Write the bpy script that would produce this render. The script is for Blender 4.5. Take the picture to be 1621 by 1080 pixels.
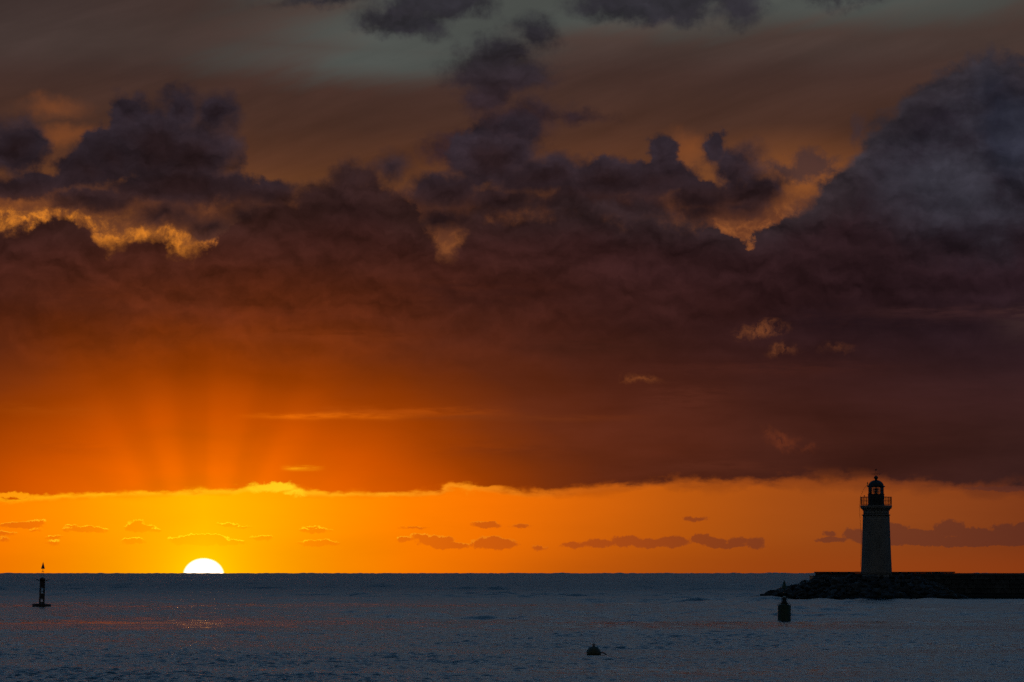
import bpy, bmesh, math, random
import numpy as np
from mathutils import Vector, Matrix, noise as mnoise

for _o in list(bpy.data.objects):
    bpy.data.objects.remove(_o)
scene = bpy.context.scene
col = scene.collection

# ------------------------------------------------------------------ camera
CAM_H = 3.6                       # eye height over the water, metres
RE = 6371000.0                    # the sea follows the earth's curve
DIP = math.sqrt(2 * CAM_H / RE)   # the horizon lies this much below level
FPX = 6590.0                      # focal length in photograph pixels (photograph 1621 wide)
cam_d = bpy.data.cameras.new('camera')
cam = bpy.data.objects.new('camera', cam_d)
col.objects.link(cam)
cam_d.sensor_width = 36.0
cam_d.lens = FPX / 1621 * 36.0
cam_d.clip_start = 0.5
cam_d.clip_end = 60000
cam.location = (0, 0, CAM_H)
PITCH = math.atan(369 / FPX) - DIP
cam.rotation_euler = (math.pi / 2 + PITCH, 0, 0)
scene.camera = cam

vs = scene.view_settings
vs.view_transform = 'Standard'
vs.look = 'None'
vs.gamma = 1
vs.exposure = 0
vs.use_curve_mapping = False
scene.cycles.max_bounces = 6
scene.cycles.caustics_reflective = False
scene.cycles.sample_clamp_indirect = 1.2
scene.cycles.sample_clamp_direct = 2.1
scene.cycles.caustics_refractive = False

SUN_AZ = (324 - 810.5) / FPX      # sun, half below the horizon, left of the middle
SUN_EL = math.radians(0.12)

# ------------------------------------------------------------------ node maths
def lin(c):
    return tuple(((v / 255) / 12.92 if v / 255 <= .04045 else ((v / 255 + .055) / 1.055) ** 2.4) for v in c) + (1.0,)

class G:
    """Small expression helper over a node tree."""
    def __init__(s, tree):
        s.t = tree
    def _in(s, sock, v):
        if isinstance(v, S):
            s.t.links.new(v.s, sock)
        elif v is not None:
            if isinstance(v, (tuple, list)) and len(v) == 3 and sock.type == 'RGBA':
                v = tuple(v) + (1,)
            sock.default_value = v
    def m(s, op, a, b=None, c=None, clamp=False):
        n = s.t.nodes.new('ShaderNodeMath'); n.operation = op; n.use_clamp = clamp
        for i, v in enumerate((a, b, c)):
            if v is not None: s._in(n.inputs[i], v)
        return S(s, n.outputs[0])
    def v(s, op, a, b=None, c=None, out=0):
        n = s.t.nodes.new('ShaderNodeVectorMath'); n.operation = op
        for i, q in enumerate((a, b, c)):
            if q is not None: s._in(n.inputs[i], q)
        return S(s, n.outputs['Value' if out else 'Vector'])
    def xyz(s, x, y, z=0.0):
        n = s.t.nodes.new('ShaderNodeCombineXYZ')
        for i, q in enumerate((x, y, z)): s._in(n.inputs[i], q)
        return S(s, n.outputs[0])
    def sep(s, v):
        n = s.t.nodes.new('ShaderNodeSeparateXYZ'); s._in(n.inputs[0], v)
        return [S(s, o) for o in n.outputs]
    def noise(s, vec, scale=1.0, detail=4.0, rough=.55, dist=0.0, dims='3D', color=False, lac=2.0):
        n = s.t.nodes.new('ShaderNodeTexNoise'); n.noise_dimensions = dims
        s._in(n.inputs['Vector'], vec); n.inputs['Scale'].default_value = scale
        n.inputs['Detail'].default_value = detail; n.inputs['Roughness'].default_value = rough
        n.inputs['Lacunarity'].default_value = lac
        n.inputs['Distortion'].default_value = dist
        return S(s, n.outputs['Color' if color else 'Fac'])
    def mapr(s, v, a, b, c=0.0, d=1.0, smooth=True):
        n = s.t.nodes.new('ShaderNodeMapRange')
        n.interpolation_type = 'SMOOTHSTEP' if smooth else 'LINEAR'
        s._in(n.inputs[0], v)
        for i, q in enumerate((a, b, c, d)): s._in(n.inputs[i + 1], q)
        return S(s, n.outputs[0])
    def ramp(s, v, a, b, stops):
        """Colour ramp over v in [a,b]; stops (position, sRGB 0..255)."""
        f = s.mapr(v, a, b, smooth=False)
        n = s.t.nodes.new('ShaderNodeValToRGB'); cr = n.color_ramp
        cr.interpolation = 'LINEAR'
        while len(cr.elements) < len(stops): cr.elements.new(.5)
        for e, (p, c) in zip(cr.elements, sorted(stops)):
            e.position = (p - a) / (b - a); e.color = lin(c)
        s._in(n.inputs[0], f)
        return S(s, n.outputs[0])
    def curve(s, v, a, b, pts):
        """Piecewise smooth function of v; returns values in the units of pts."""
        ys = [p[1] for p in pts]; lo, hi = min(ys) - 5, max(ys) + 5
        f = s.mapr(v, a, b, smooth=False)
        n = s.t.nodes.new('ShaderNodeFloatCurve'); c = n.mapping.curves[0]
        n.mapping.use_clip = True
        while len(c.points) < len(pts): c.points.new(.5, .5)
        for q, (x, y) in zip(c.points, sorted(pts)):
            q.location = ((x - a) / (b - a), (y - lo) / (hi - lo)); q.handle_type = 'AUTO'
        n.mapping.update()
        s._in(n.inputs['Value'], f)
        return S(s, n.outputs[0]) * (hi - lo) + lo
    def mix(s, f, a, b, mode='MIX'):
        n = s.t.nodes.new('ShaderNodeMix'); n.data_type = 'RGBA'; n.blend_type = mode
        s._in(n.inputs[0], f); s._in(n.inputs[6], a); s._in(n.inputs[7], b)
        return S(s, n.outputs[2])
    def blobs(s, P, lst, k=None):
        """Union of ellipses (cx, cy, rx, ry) in P's units: signed distance-like field, negative inside."""
        acc = None
        for cx, cy, rx, ry in lst:
            q = s.v('MULTIPLY_ADD', P, (1 / rx, 1 / ry, 0), (-cx / rx, -cy / ry, 0))
            l = s.v('LENGTH', q, out=1)
            r = (rx * ry) ** .5
            g = s.m('MULTIPLY_ADD', l, r, -r)
            acc = g if acc is None else (s.m('SMOOTH_MIN', acc, g, k) if k else s.m('MINIMUM', acc, g))
        return acc

class S:
    def __init__(s, g, sock): s.g, s.s = g, sock
    def __add__(a, b): return a.g.m('ADD', a, b)
    __radd__ = __add__
    def __sub__(a, b): return a.g.m('SUBTRACT', a, b)
    def __rsub__(a, b): return a.g.m('SUBTRACT', b, a)
    def __mul__(a, b): return a.g.m('MULTIPLY', a, b)
    __rmul__ = __mul__
    def __truediv__(a, b): return a.g.m('DIVIDE', a, b)
    def __neg__(a): return a.g.m('MULTIPLY', a, -1.0)

# ------------------------------------------------------------------ sky
# Everything below is a function of the direction in the world: X grows with azimuth, Y falls with elevation,
# both in units of 1/6590 radian; Y = 909 is the sea horizon.
world = bpy.data.worlds.new('World')
scene.world = world
world.use_nodes = True
wt = world.node_tree
wt.nodes.clear()
g = G(wt)
tc = wt.nodes.new('ShaderNodeTexCoord')
dx, dy, dz = g.sep(S(g, tc.outputs['Generated']))
az = g.m('ARCTAN2', dx, dy)
el = g.m('ARCSINE', dz)
X = g.m('MULTIPLY_ADD', az, FPX, 810.5)
Y = g.m('MULTIPLY_ADD', el, -FPX, 909 - DIP * FPX)
P = g.xyz(X, Y)
front = g.mapr(dy, 0.2, 0.85)                        # the sunset half of the sky

# domain warps that give the clouds their ragged, billowing outlines
w1 = g.noise(P, 1 / 95, 5, .58, color=True)
w1 = g.v('SUBTRACT', w1, (.5, .5, .5))
w2 = g.noise(P, 1 / 28, 5, .6, color=True)
w2 = g.v('SUBTRACT', w2, (.5, .5, .5))
PW = g.v('MULTIPLY_ADD', w1, (70, 60, 0), P)
PW = g.v('MULTIPLY_ADD', w2, (26, 26, 0), PW)
XW, YW, _ = g.sep(PW)

# --- sun distance fields
sx = X - 330.0
sy = 909.0 - Y
dA = g.v('LENGTH', g.xyz(sx / 520.0, sy / 330.0), out=1)

# --- the high sky behind the clouds
hs = g.noise(g.v('MULTIPLY', P, (1, 1, 0)), 1 / 300, 3, .5)
# long thin cirrus streaks, rising a little to the right
Pst = g.xyz(X / 360.0, (Y + X * .30) / 74.0)
st = g.noise(Pst, 1.0, 5, .55, .3)
high = g.ramp(Y + (hs - .5) * 50.0, -4000, 909, [(-4000, (26, 44, 72)), (-1600, (38, 57, 80)), (-300, (66, 84, 94)), (-30, (80, 90, 88)),
      (40, (76, 66, 62)), (110, (67, 48, 43)), (200, (73, 47, 37)), (255, (88, 53, 36)),
      (300, (108, 64, 36)), (345, (150, 84, 38)), (400, (200, 115, 44)), (650, (215, 118, 50)), (900, (200, 100, 40))])
# brown cirrus over grey-green air near the top
teal = g.blobs(P, [(640, 55, 200, 52), (900, -15, 420, 66), (1300, -12, 300, 48), (600, 95, 190, 34), (1500, -40, 200, 48)])
tmask = g.mapr(teal + (st - .5) * 210.0 - 5.0, 62, -70)
high = g.mix(tmask * .95, g.mix(g.mapr(Y, 130, 10), high, lin((74, 56, 50))), lin((79, 83, 79)))
corner = g.mapr(X + Y * 1.2, 620, 0) * g.mapr(Y, 160, 0)
high = g.mix(corner * .8, high, lin((62, 50, 48)))
high = g.mix(g.mapr(Y, -40, -220), high, g.ramp(Y, -9000, 0, [(-9000, (20, 36, 64)), (-4000, (30, 52, 84)), (-1800, (46, 66, 92)), (-500, (62, 78, 92)), (0, (78, 86, 86))]))
sm = g.mapr(st, .3, .75, .86, 1.16)
high = g.v('SCALE', high, None)
high.s.node.inputs['Scale'].default_value = 1.0
wt.links.new(sm.s, high.s.node.inputs['Scale'])
# warm lights in the thin veil, left and right
veil = g.blobs(PW, [(85, 178, 32, 11), (100, 222, 48, 12), (1285, 275, 50, 26), (1082, 248, 26, 26), (30, 330, 90, 34)])
high = g.mix(g.mapr(veil + (st - .5) * 60.0, 30, -26) * .36, high, lin((160, 88, 40)))
warmR = g.blobs(P, [(1240, 290, 150, 60)])
high = g.mix(g.mapr(warmR, 60, -60) * .32, high, lin((150, 88, 44)))
# brighter bands low in the gaps (near the tops of the deck)
gl = g.blobs(PW, [(40, 345, 70, 14), (230, 384, 80, 14), (292, 394, 26, 10), (130, 356, 60, 12)])
high = g.mix(g.mapr(gl + (st - .5) * 40.0, 22, -14), high, lin((242, 142, 42)))
# the openings further right are duller
high = g.mix(g.mapr(Y, 310, 350) * g.mapr(X, 420, 700), high, lin((146, 84, 44)))

# thin torn scud in front of the brightest openings
scud = g.mapr(g.noise(g.v('MULTIPLY_ADD', w1, (60, 60, 0), P), 1 / 34, 6, .66), .36, .60)
high = g.mix(scud * g.mapr(Y, 285, 345) * g.mapr(Y, 420, 350, .55, .85), high, lin((92, 50, 34)))

# --- cloud deck: its top as a function of azimuth
topc = g.curve(XW, -400, 2300, [(-400, 330), (-150, 345), (0, 353), (60, 349), (130, 364), (190, 386), (240, 386), (296, 400), (340, 380), (400, 340), (450, 318),
      (500, 294), (555, 272), (606, 300), (655, 340), (688, 372), (708, 396), (724, 382), (740, 352), (800, 328), (900, 322), (1000, 330), (1080, 346),
      (1130, 362), (1172, 380), (1192, 372), (1230, 356), (1262, 325), (1300, 298), (1350, 262), (1385, 205), (1440, 150), (1510, 105), (1580, 92), (1640, 108),
      (1800, 80), (2000, 130), (2300, 160)])
deck = (topc - YW) * .8
# cumulus standing behind the deck
PC = g.v('MULTIPLY_ADD', w1, (38, 34, 0), g.v('MULTIPLY_ADD', w2, (24, 24, 0), P))
cum = g.blobs(PC, [(22, 240, 58, 48), (-60, 230, 80, 50), (208, 192, 34, 40), (284, 174, 36, 36), (345, 182, 36, 38), (250, 235, 92, 60), (300, 250, 80, 60), (140, 275, 60, 34),
      (290, 300, 130, 38), (420, 310, 60, 24), (180, 255, 60, 40), (36, 300, 70, 20), (150, 322, 80, 24), (258, 344, 80, 25), (335, 356, 60, 26), (690, 352, 66, 26), (400, 345, 60, 30), (705, 345, 70, 24), (1172, 328, 56, 20), (1105, 334, 70, 22), (900, 322, 100, 26), (1010, 328, 90, 26), (500, 320, 50, 30),
      (555, 300, 34, 40), (600, 315, 40, 24), (780, 250, 78, 56), (700, 306, 66, 34), (812, 205, 40, 24), (620, 268, 24, 18), (860, 282, 90, 34), (960, 284, 90, 36), (1045, 250, 24, 28), (1040, 290, 70, 34),
      (1130, 236, 20, 28), (1172, 268, 48, 40), (1190, 306, 58, 32), (1110, 316, 90, 24), (1228, 300, 22, 26), (620, 360, 40, 16), (800, 320, 80, 26)], 12)
mid = g.blobs(PW, [(785, 92, 58, 34), (845, 58, 26, 26), (770, 118, 66, 30), (830, 125, 50, 24), (640, 34, 66, 28), (700, 5, 80, 26), (1040, 6, 124, 34), (1165, 12, 36, 24),
      (812, 196, 50, 26), (780, 150, 40, 30), (858, 178, 34, 17), (906, 182, 36, 8), (740, 240, 60, 34), (1340, -6, 60, 16), (520, 2, 60, 8)], 14)
wisp = g.blobs(PW, [(1288, 256, 34, 20), (1362, 206, 11, 16), (1240, 266, 34, 12)], 8)
gaps2 = g.blobs(PW, [(1200, 522, 32, 9), (1240, 552, 28, 9), (1326, 547, 15, 5), (1238, 700, 20, 13), (1281, 712, 9, 4), (1020, 603, 18, 5)], 6)
ed = g.noise(P, 1 / 60, 7, .62)
edn = (ed - .5) * 58.0
ed2 = g.noise(PW, 1 / 22, 5, .65)
soft = g.mapr(g.noise(P, 1 / 150, 2, .5), .35, .65, 4.0, 22.0)
c1 = cum + edn
d1 = deck + edn + (ed2 - .5) * 12.0
a_cum = g.mapr(c1, soft * 1.2, -soft * 1.5)
a_deck = g.mapr(d1, soft, -soft)
a_mid = g.mapr(mid + edn * 1.2 + (ed2 - .5) * 16.0, 24, -20) * .92
a_wisp = g.mapr(wisp + edn * 1.4 + (ed2 - .5) * 40.0, 16, -18) * .8
a_gap2 = g.mapr(gaps2 + edn * 1.0 + (ed2 - .5) * 26.0, 12, -20)
# billows: relief of the cloud surface, light from the sky above, shade below
PB = g.v('MULTIPLY', PW, (1 / 92, 1 / 64, 0))
b0 = g.noise(PB, 1, 5, .54)
b1n = g.noise(g.v('ADD', PB, (.05, -.24, 0)), 1, 5, .54)
rel_ = b1n - b0

# --- cloud colour: lit from below by the sun under the deck
iv = g.noise(g.xyz(X / 210.0, Y / 120.0), 1, 6, .55, .4)
iv2 = g.noise(g.xyz(X / 520.0, Y / 95.0, 3.0), 1, 5, .55, .2)
dC = dA + (iv - .5) * .30 + (iv2 - .5) * .22
cc = g.ramp(dC, 0, 3.2, [(0.0, (252, 122, 0)), (.3, (240, 106, 0)), (.5, (226, 94, 0)), (.75, (196, 76, 0)), (.95, (150, 57, 2)), (1.12, (118, 46, 10)), (1.3, (88, 36, 17)), (1.5, (70, 31, 21)),
      (1.75, (56, 27, 23)), (2.1, (47, 25, 26)), (2.5, (42, 25, 29)), (3.2, (37, 24, 31))])
# the lower right stays reddish brown
rr = g.mapr(X, 700, 1150) * g.mapr(Y, 520, 700)
cc = g.mix(rr * .75, cc, g.ramp(X, 700, 1900, [(700, (118, 50, 16)), (950, (96, 40, 20)), (1200, (76, 35, 24)), (1621, (60, 32, 27)), (1900, (54, 32, 28))]))
# upper parts: purple-brown turning to slate blue
up = g.mapr(Y + (iv - .5) * 120.0, 470, 250)
cc = g.mix(up * .8, cc, g.mix(g.mapr(Y + (iv2 - .5) * 90.0, 380, 110), lin((40, 26, 28)), lin((50, 44, 52))))
big = g.blobs(PW, [(1560, 250, 200, 150), (1540, 140, 90, 60)], 30)
bigm = g.mapr(big, 60, -90)
cc = g.mix(bigm * .88, cc, g.mix(g.mapr(iv * .6 + ed * .4, .38, .62), lin((38, 33, 41)), lin((54, 52, 61))))
blue = g.blobs(PW, [(1572, 135, 26, 26), (1600, 215, 40, 60)])
cc = g.mix(g.mapr(blue, 34, -20) * .45, cc, lin((32, 38, 52)))
# soft brightness variation inside
var = g.mapr(iv, .25, .75, .84, 1.18, smooth=False) * (g.mapr(iv2, .33, .67, -.22, .24, smooth=False) * g.mapr(dA, .6, 1.5, .5, 1.0) + 1.0)
relm = g.mapr(Y, 640, 420)
var = var * (rel_ * relm * (bigm * -.5 + 2.2) + 1.0)

def scale(c, f):
    n = wt.nodes.new('ShaderNodeVectorMath'); n.operation = 'SCALE'
    g._in(n.inputs[0], c); g._in(n.inputs['Scale'], f)
    return S(g, n.outputs[0])
def addc(a, b):
    return g.v('ADD', a, b)
cc = scale(cc, var)
midc = g.mix(g.mapr(Y, 30, 260), lin((42, 39, 46)), lin((50, 33, 38)))
midc = scale(midc, var)

# back cumulus: violet-grey heads, dark bases
headc = g.mix(g.mapr(c1, -6, -60), lin((46, 37, 44)), lin((35, 24, 27)))
headc = g.mix(g.mapr(Y, 200, 350) * .7, headc, lin((44, 26, 26)))
headc = scale(headc, var)
# the openings burn brightest along the edge of the deck and dull away above it
away = g.mapr(d1 + (ed2 - .5) * 44.0, 2, 28) * g.mapr(Y, 296, 345)
high = g.mix(away * .80, high, lin((98, 56, 37)))
sky = g.mix(a_mid, high, midc)
sky = g.mix(a_wisp, sky, lin((62, 46, 48)))
# light leaking through the thin cloud round the openings
leak = g.mapr(c1, -44, 4) * g.mapr(Y, 290, 350)
headc = g.mix(leak * .55, headc, lin((104, 58, 36)))
sky = g.mix(a_cum, sky, headc)
crest = g.mapr(d1, -70, -4) * g.mapr(Y, 430, 330)
cc = g.mix(crest * .45, cc, scale(g.mix(g.mapr(X, 500, 1400), lin((60, 36, 32)), lin((60, 53, 58))), var))
sky = g.mix(a_deck, sky, cc)
# openings in the deck, the warm air showing
gapc = g.ramp(X, 600, 1400, [(600, (190, 104, 44)), (800, (190, 104, 44)), (1150, (150, 84, 44)), (1400, (130, 72, 44))])
gapc = g.mix(g.mapr(Y, 620, 700), gapc, lin((128, 58, 30)))
sky = g.mix(a_gap2 * g.mapr(ed2, .36, .62) * .62, sky, gapc)

# --- bright streaks in the glowing part of the deck
wav = g.noise(g.xyz(X / 130.0, 1.7), 1, 4, .55)
brk = g.noise(g.xyz(X / 60.0, Y / 9.0, 5.0), 1, 5, .65)
def streak(x0, x1, y0, th, amp, fade, colr):
    """A thin wavering line of lit cloud base from azimuth x0 to x1."""
    global sky
    q = (Y - y0 + (wav - .5) * amp + (brk - .5) * th * 2.4) / th
    e = g.m('EXPONENT', -(q * q))
    env = g.mapr(X, x0, x0 + (x1 - x0) * .35) * g.mapr(X, x1, x1 - (x1 - x0) * .5)
    sky = g.mix(e * env * g.mapr(brk, .28, .62, .25, 1.0) * fade, sky, colr)
streak(1160, 1720, 516, 24.0, 30, .60, lin((30, 18, 23)))
streak(800, 1150, 548, 16.0, 24, .50, lin((54, 26, 18)))
streak(560, 1060, 468, 26.0, 40, .40, lin((50, 24, 22)))
streak(-160, 330, 470, 30.0, 40, .35, lin((66, 29, 20)))
streak(200, 640, 500, 12.0, 30, .30, lin((112, 46, 24)))
streak(900, 1500, 590, 12.0, 30, .30, lin((84, 40, 30)))
streak(1250, 1900, 640, 30.0, 40, .35, lin((64, 34, 34)))
streak(-100, 260, 712, 14.0, 14, .28, lin((170, 66, 4)))
streak(620, 1240, 716, 14.0, 20, .30, lin((88, 36, 16)))
streak(360, 690, 660, 4.0, 14, .8, lin((240, 112, 8)))
streak(420, 860, 655, 8.0, 10, .45, lin((190, 82, 14)))
streak(560, 1100, 662, 5.0, 10, .45, lin((118, 52, 20)))
streak(300, 720, 536, 9.0, 16, .35, lin((136, 58, 24)))
streak(440, 520, 742, 3.2, 5, 1.0, lin((255, 160, 14)))
streak(-60, 240, 652, 9.0, 16, .3, lin((176, 76, 10)))
streak(980, 1200, 640, 22.0, 20, .4, lin((100, 48, 34)))
streak(1000, 1300, 742, 9.0, 14, .35, lin((100, 48, 32)))
streak(1260, 1900, 500, 9.0, 22, .35, lin((78, 46, 44)))
streak(1540, 1800, 520, 26.0, 30, .35, lin((76, 54, 48)))

# --- crepuscular rays fanning up from the sun
ang = g.m('ARCTAN2', sx + 6.0, sy + 60.0)
rn = g.noise(g.xyz(ang * 6.0, 0.0, 9.1), 1, 2, .45)
ray = g.curve(ang, -1.2, 1.2, [(-1.2, 98), (-.95, 105), (-.72, 92), (-.50, 104), (-.36, 93), (-.22, 108), (-.09, 91), (.0, 94), (.11, 108), (.2, 104), (.32, 92), (.46, 104), (.62, 92), (.85, 104), (1.2, 96)]) * .0080 + .20
ray = ray + (rn - .5) * .12
rayf = g.mapr(dA, 2.2, .7) * g.mapr(g.m('ABSOLUTE', ang), 1.15, .35) * g.mapr(Y, 860, 740)
sky = scale(sky, (ray - 1.0) * rayf + 1.0)

# --- the clear band below the deck
bn = g.noise(g.xyz(X / 46.0, Y / 16.0, 2.0), 1, 5, .62)
botc = g.curve(X, -400, 2300, [(-400, 796), (0, 792), (60, 790), (130, 786), (220, 783), (300, 781), (370, 779), (395, 775), (430, 774), (470, 776), (490, 782), (600, 783), (690, 781), (735, 771),
      (760, 772), (800, 777), (850, 782), (920, 778), (1000, 770), (1060, 767), (1150, 766), (1300, 765), (1420, 769), (1500, 771), (1550, 777), (1621, 779), (2300, 776)])
ragged = g.mapr(X, 60, 20) + g.mapr(g.m('ABSOLUTE', X - 735.0), 60, 10)
bn2 = g.noise(g.xyz(X / 90.0, Y / 60.0, 4.0), 1, 7, .62)
dbot = Y - botc + (bn - .5) * 13.0 + (bn2 - .5) * 16.0 + (bn - .5) * ragged * 20.0
band = g.ramp(g.m('ABSOLUTE', X - 324.0), 0, 2200, [(0, (255, 172, 0)), (100, (255, 160, 0)), (220, (255, 139, 0)), (330, (252, 124, 0)), (450, (240, 112, 2)), (600, (212, 98, 8)),
      (760, (184, 86, 14)), (900, (164, 77, 20)), (1060, (146, 70, 25)), (1300, (122, 56, 24)), (2200, (84, 42, 28))])
band = scale(band, g.mapr(Y, 909, 790, .90, 1.04) * g.mapr(iv2, .3, .7, .96, 1.04))
band = g.mix(g.mapr(X, 600, 1300) * g.mapr(Y, 840, 909) * .5, band, lin((150, 60, 14)))
edgew = g.mapr(X, 700, 1200, 4.0, 9.0) * g.mapr(bn2, .35, .65, .6, 3.2)
a_band = g.mapr(dbot / edgew, -1, 1)
sky = g.mix(a_band, sky, band)
# lit lower rim of the deck
rimw = g.mapr(X, 400, 1400, 6.5, 12.0)
rim = g.mapr(g.m('ABSOLUTE', dbot / rimw), 1, 0) * g.mapr(bn, .30, .58, .35, 1.0)
rimc = g.ramp(X, 0, 1621, [(0, (255, 165, 10)), (430, (255, 186, 20)), (700, (255, 150, 25)), (900, (222, 108, 18)), (1200, (172, 80, 22)), (1621, (132, 60, 28))])
rims = g.curve(X, 0, 1621, [(0, 75), (120, 95), (300, 85), (500, 85), (640, 80), (760, 80), (900, 55), (1100, 40), (1621, 22)]) * .01
sky = g.mix(rim * rims, sky, rimc)
glow = g.blobs(g.v('MULTIPLY_ADD', w2, (34, 30, 0), P), [(438, 769, 34, 8), (402, 773, 16, 5), (466, 778, 20, 5), (20, 786, 60, 5), (736, 772, 14, 8)], 4)
sky = g.mix(g.mapr(glow + (bn - .5) * 26.0 + (ed2 - .5) * 14.0, 5, -8) * g.mapr(X, 480, 740, .95, .5), sky, g.ramp(X, 0, 800, [(0, (255, 150, 12)), (300, (255, 190, 10)), (460, (255, 205, 30)), (800, (250, 130, 20))]))

# --- small clouds low over the horizon, lit rims towards the sun
w3 = g.v('SUBTRACT', g.noise(P, 1 / 17, 5, .68, color=True), (.5, .5, .5))
PS = g.v('MULTIPLY_ADD', w3, (24, 13, 0), P)
lowc = [(40, 833, 34, 5), (62, 829, 16, 5), (140, 839, 34, 5), (118, 835, 10, 3), (222, 836, 24, 7), (220, 829, 10, 5), (245, 840, 14, 3), (10, 846, 14, 4), (8, 856, 10, 2.5), (88, 852, 12, 3), (88, 860, 9, 4),
        (58, 841, 7, 2), (214, 857, 18, 5), (320, 855, 44, 9), (290, 856, 20, 7), (360, 859, 30, 5), (362, 832, 16, 3), (384, 836, 10, 2), (415, 852, 18, 4), (497, 841, 26, 4), (494, 836, 12, 3), (505, 860, 30, 5),
        (655, 836, 20, 2), (690, 857, 30, 9), (712, 864, 34, 6), (668, 851, 16, 6), (640, 854, 14, 5), (770, 831, 26, 5), (785, 860, 34, 10), (755, 862, 12, 6), (825, 833, 14, 3), (853, 868, 12, 4),
        (905, 863, 20, 5), (945, 860, 26, 7), (990, 857, 26, 10), (1030, 860, 40, 8), (1065, 858, 26, 9), (1110, 854, 18, 9), (1128, 858, 22, 8), (1165, 858, 18, 8), (1195, 861, 18, 9), (1150, 864, 40, 4),
        (1100, 822, 18, 4), (1315, 855, 26, 5), (1312, 845, 12, 5), (1348, 846, 16, 10), (1372, 852, 26, 12), (1415, 838, 22, 10), (1450, 856, 90, 8), (1530, 858, 120, 8), (1500, 838, 26, 14), (1540, 845, 34, 10),
        (1440, 848, 60, 10), (1590, 848, 44, 12), (1585, 836, 20, 7), (1620, 836, 26, 9), (1600, 860, 60, 4), (1700, 845, 60, 14), (-60, 846, 40, 6), (1850, 850, 80, 12), (1585, 775, 60, 4)]
low = g.blobs(PS, lowc, 2.0)
lowd = low + (g.noise(P, 1 / 11, 5, .7) - .5) * 15.0
a_low = g.mapr(lowd, 2.2, -3.4)
shade = g.ramp(g.m('ABSOLUTE', X - 324.0), 0, 1800, [(0, (250, 158, 0)), (120, (250, 138, 0)), (260, (238, 112, 4)), (420, (206, 90, 12)), (600, (172, 74, 20)), (800, (134, 60, 26)), (1050, (98, 50, 36)), (1300, (82, 42, 34)), (1800, (70, 38, 34))])
sky = g.mix(a_low * g.mapr(X, 1150, 1500, .88, .66), sky, shade)
near = [b_ for b_ in lowc if b_[0] < 900]
low_b = g.blobs(g.v('ADD', PS, (0, 3.0, 0)), near, 2.0)
topness = g.mapr(low - low_b, -1.0, 2.4)
rimlow = g.mapr(g.m('ABSOLUTE', lowd + .2), 2.5, 0) * topness * g.mapr(g.noise(P, 1 / 24, 3, .6), .32, .55, .35, 1.0)
rimf = g.mapr(X, 380, 860, 1.0, .30) * g.mapr(X, 860, 1000, 1.0, 0.0) * g.mapr(X, -200, 120, .5, 1.0)
sky = g.mix(rimlow * rimf, sky, g.ramp(g.m('ABSOLUTE', X - 324.0), 0, 1300, [(0, (255, 214, 20)), (150, (255, 205, 20)), (350, (255, 165, 30)), (600, (228, 120, 30)), (1300, (150, 70, 30))]))

# --- aureole and disc of the setting sun
dS = g.v('LENGTH', g.xyz((X - 324.0) / 1.12, sy + 2.0), out=1)
au = g.m('EXPONENT', dS * -.022)
sky = addc(sky, scale(lin((255, 214, 0))[:3], au * .55))
au2 = g.m('EXPONENT', dS * -.0065)
sky = addc(sky, scale((1.0, .33, 0.0), au2 * .10))
ds = g.v('LENGTH', g.xyz((X - 324.0) / 32.0, (sy + 2.0) / 26.8), out=1)
disc = g.mapr(ds, 1.05, .90)
sky = addc(sky, scale((1.0, .9, .85), disc * 1.7))

# --- the rest of the dome: clear dusk (Sky Texture), cloud as in view thinning out away from the sun
nish = wt.nodes.new('ShaderNodeTexSky')
nish.sky_type = 'NISHITA'
nish.sun_disc = False
nish.sun_elevation = SUN_EL
nish.sun_rotation = SUN_AZ
nish.air_density = 1.0
nish.dust_density = 1.0
nish_c = g.v('MULTIPLY', scale(S(g, nish.outputs[0]), .07), (.6, .85, 1.0))   # seen through the thin high veil
cloudy = g.mix(g.mapr(g.noise(g.v('MULTIPLY', S(g, tc.outputs['Generated']), (1, 1, 3)), 2.2, 6, .58), .42, .66), (.004, .049, .130), (.012, .055, .115))
# away from the sunset the overcast is an even, more neutral grey
cloudy = g.mix(g.mapr(dy, .35, -.45), cloudy, (.034, .040, .050))
rest = addc(cloudy, nish_c)
below = g.mapr(el, -.004, -.02)
rest = g.mix(below, rest, (.01, .014, .02))
elf = g.mapr(el, .145, .235)
outm = g.m('MAXIMUM', 1.0 - front, elf)
sky = g.mix(outm, sky, rest)

bg = wt.nodes.new('ShaderNodeBackground')
g._in(bg.inputs['Color'], sky)
bg.inputs['Strength'].default_value = 1.0
wo = wt.nodes.new('ShaderNodeOutputWorld')
wt.links.new(bg.outputs[0], wo.inputs['Surface'])

# ------------------------------------------------------------------ sun
sun_d = bpy.data.lights.new('sun', 'SUN')
sun_d.energy = 0.10
sun_d.angle = math.radians(0.9)
sun_d.color = (1.0, .42, .10)
sun = bpy.data.objects.new('sun', sun_d)
col.objects.link(sun)
sdir = Vector((math.sin(SUN_AZ) * math.cos(SUN_EL), math.cos(SUN_AZ) * math.cos(SUN_EL), math.sin(SUN_EL)))
sun.rotation_euler = (-sdir).to_track_quat('-Z', 'Y').to_euler()
world.cycles.sampling_method = 'MANUAL'
world.cycles.sample_map_resolution = 512
scene.cycles.use_adaptive_sampling = True
scene.cycles.adaptive_threshold = 0.02
scene.cycles.adaptive_min_samples = 8
scene.cycles.use_denoising = False

# ------------------------------------------------------------------ placing things in the world
def sea_drop(d): return -d * d / (2 * RE)
def dist_of(y):                  # distance of the point of the sea that is seen at height y
    return CAM_H / ((y - 909) / FPX + DIP)
def place(x, d, z=0.0):
    a = (x - 810.5) / FPX
    return Vector((a * d * math.cos(PITCH), d, z))
def zat(y, d): return CAM_H - ((y - 909) / FPX + DIP) * d

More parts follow.
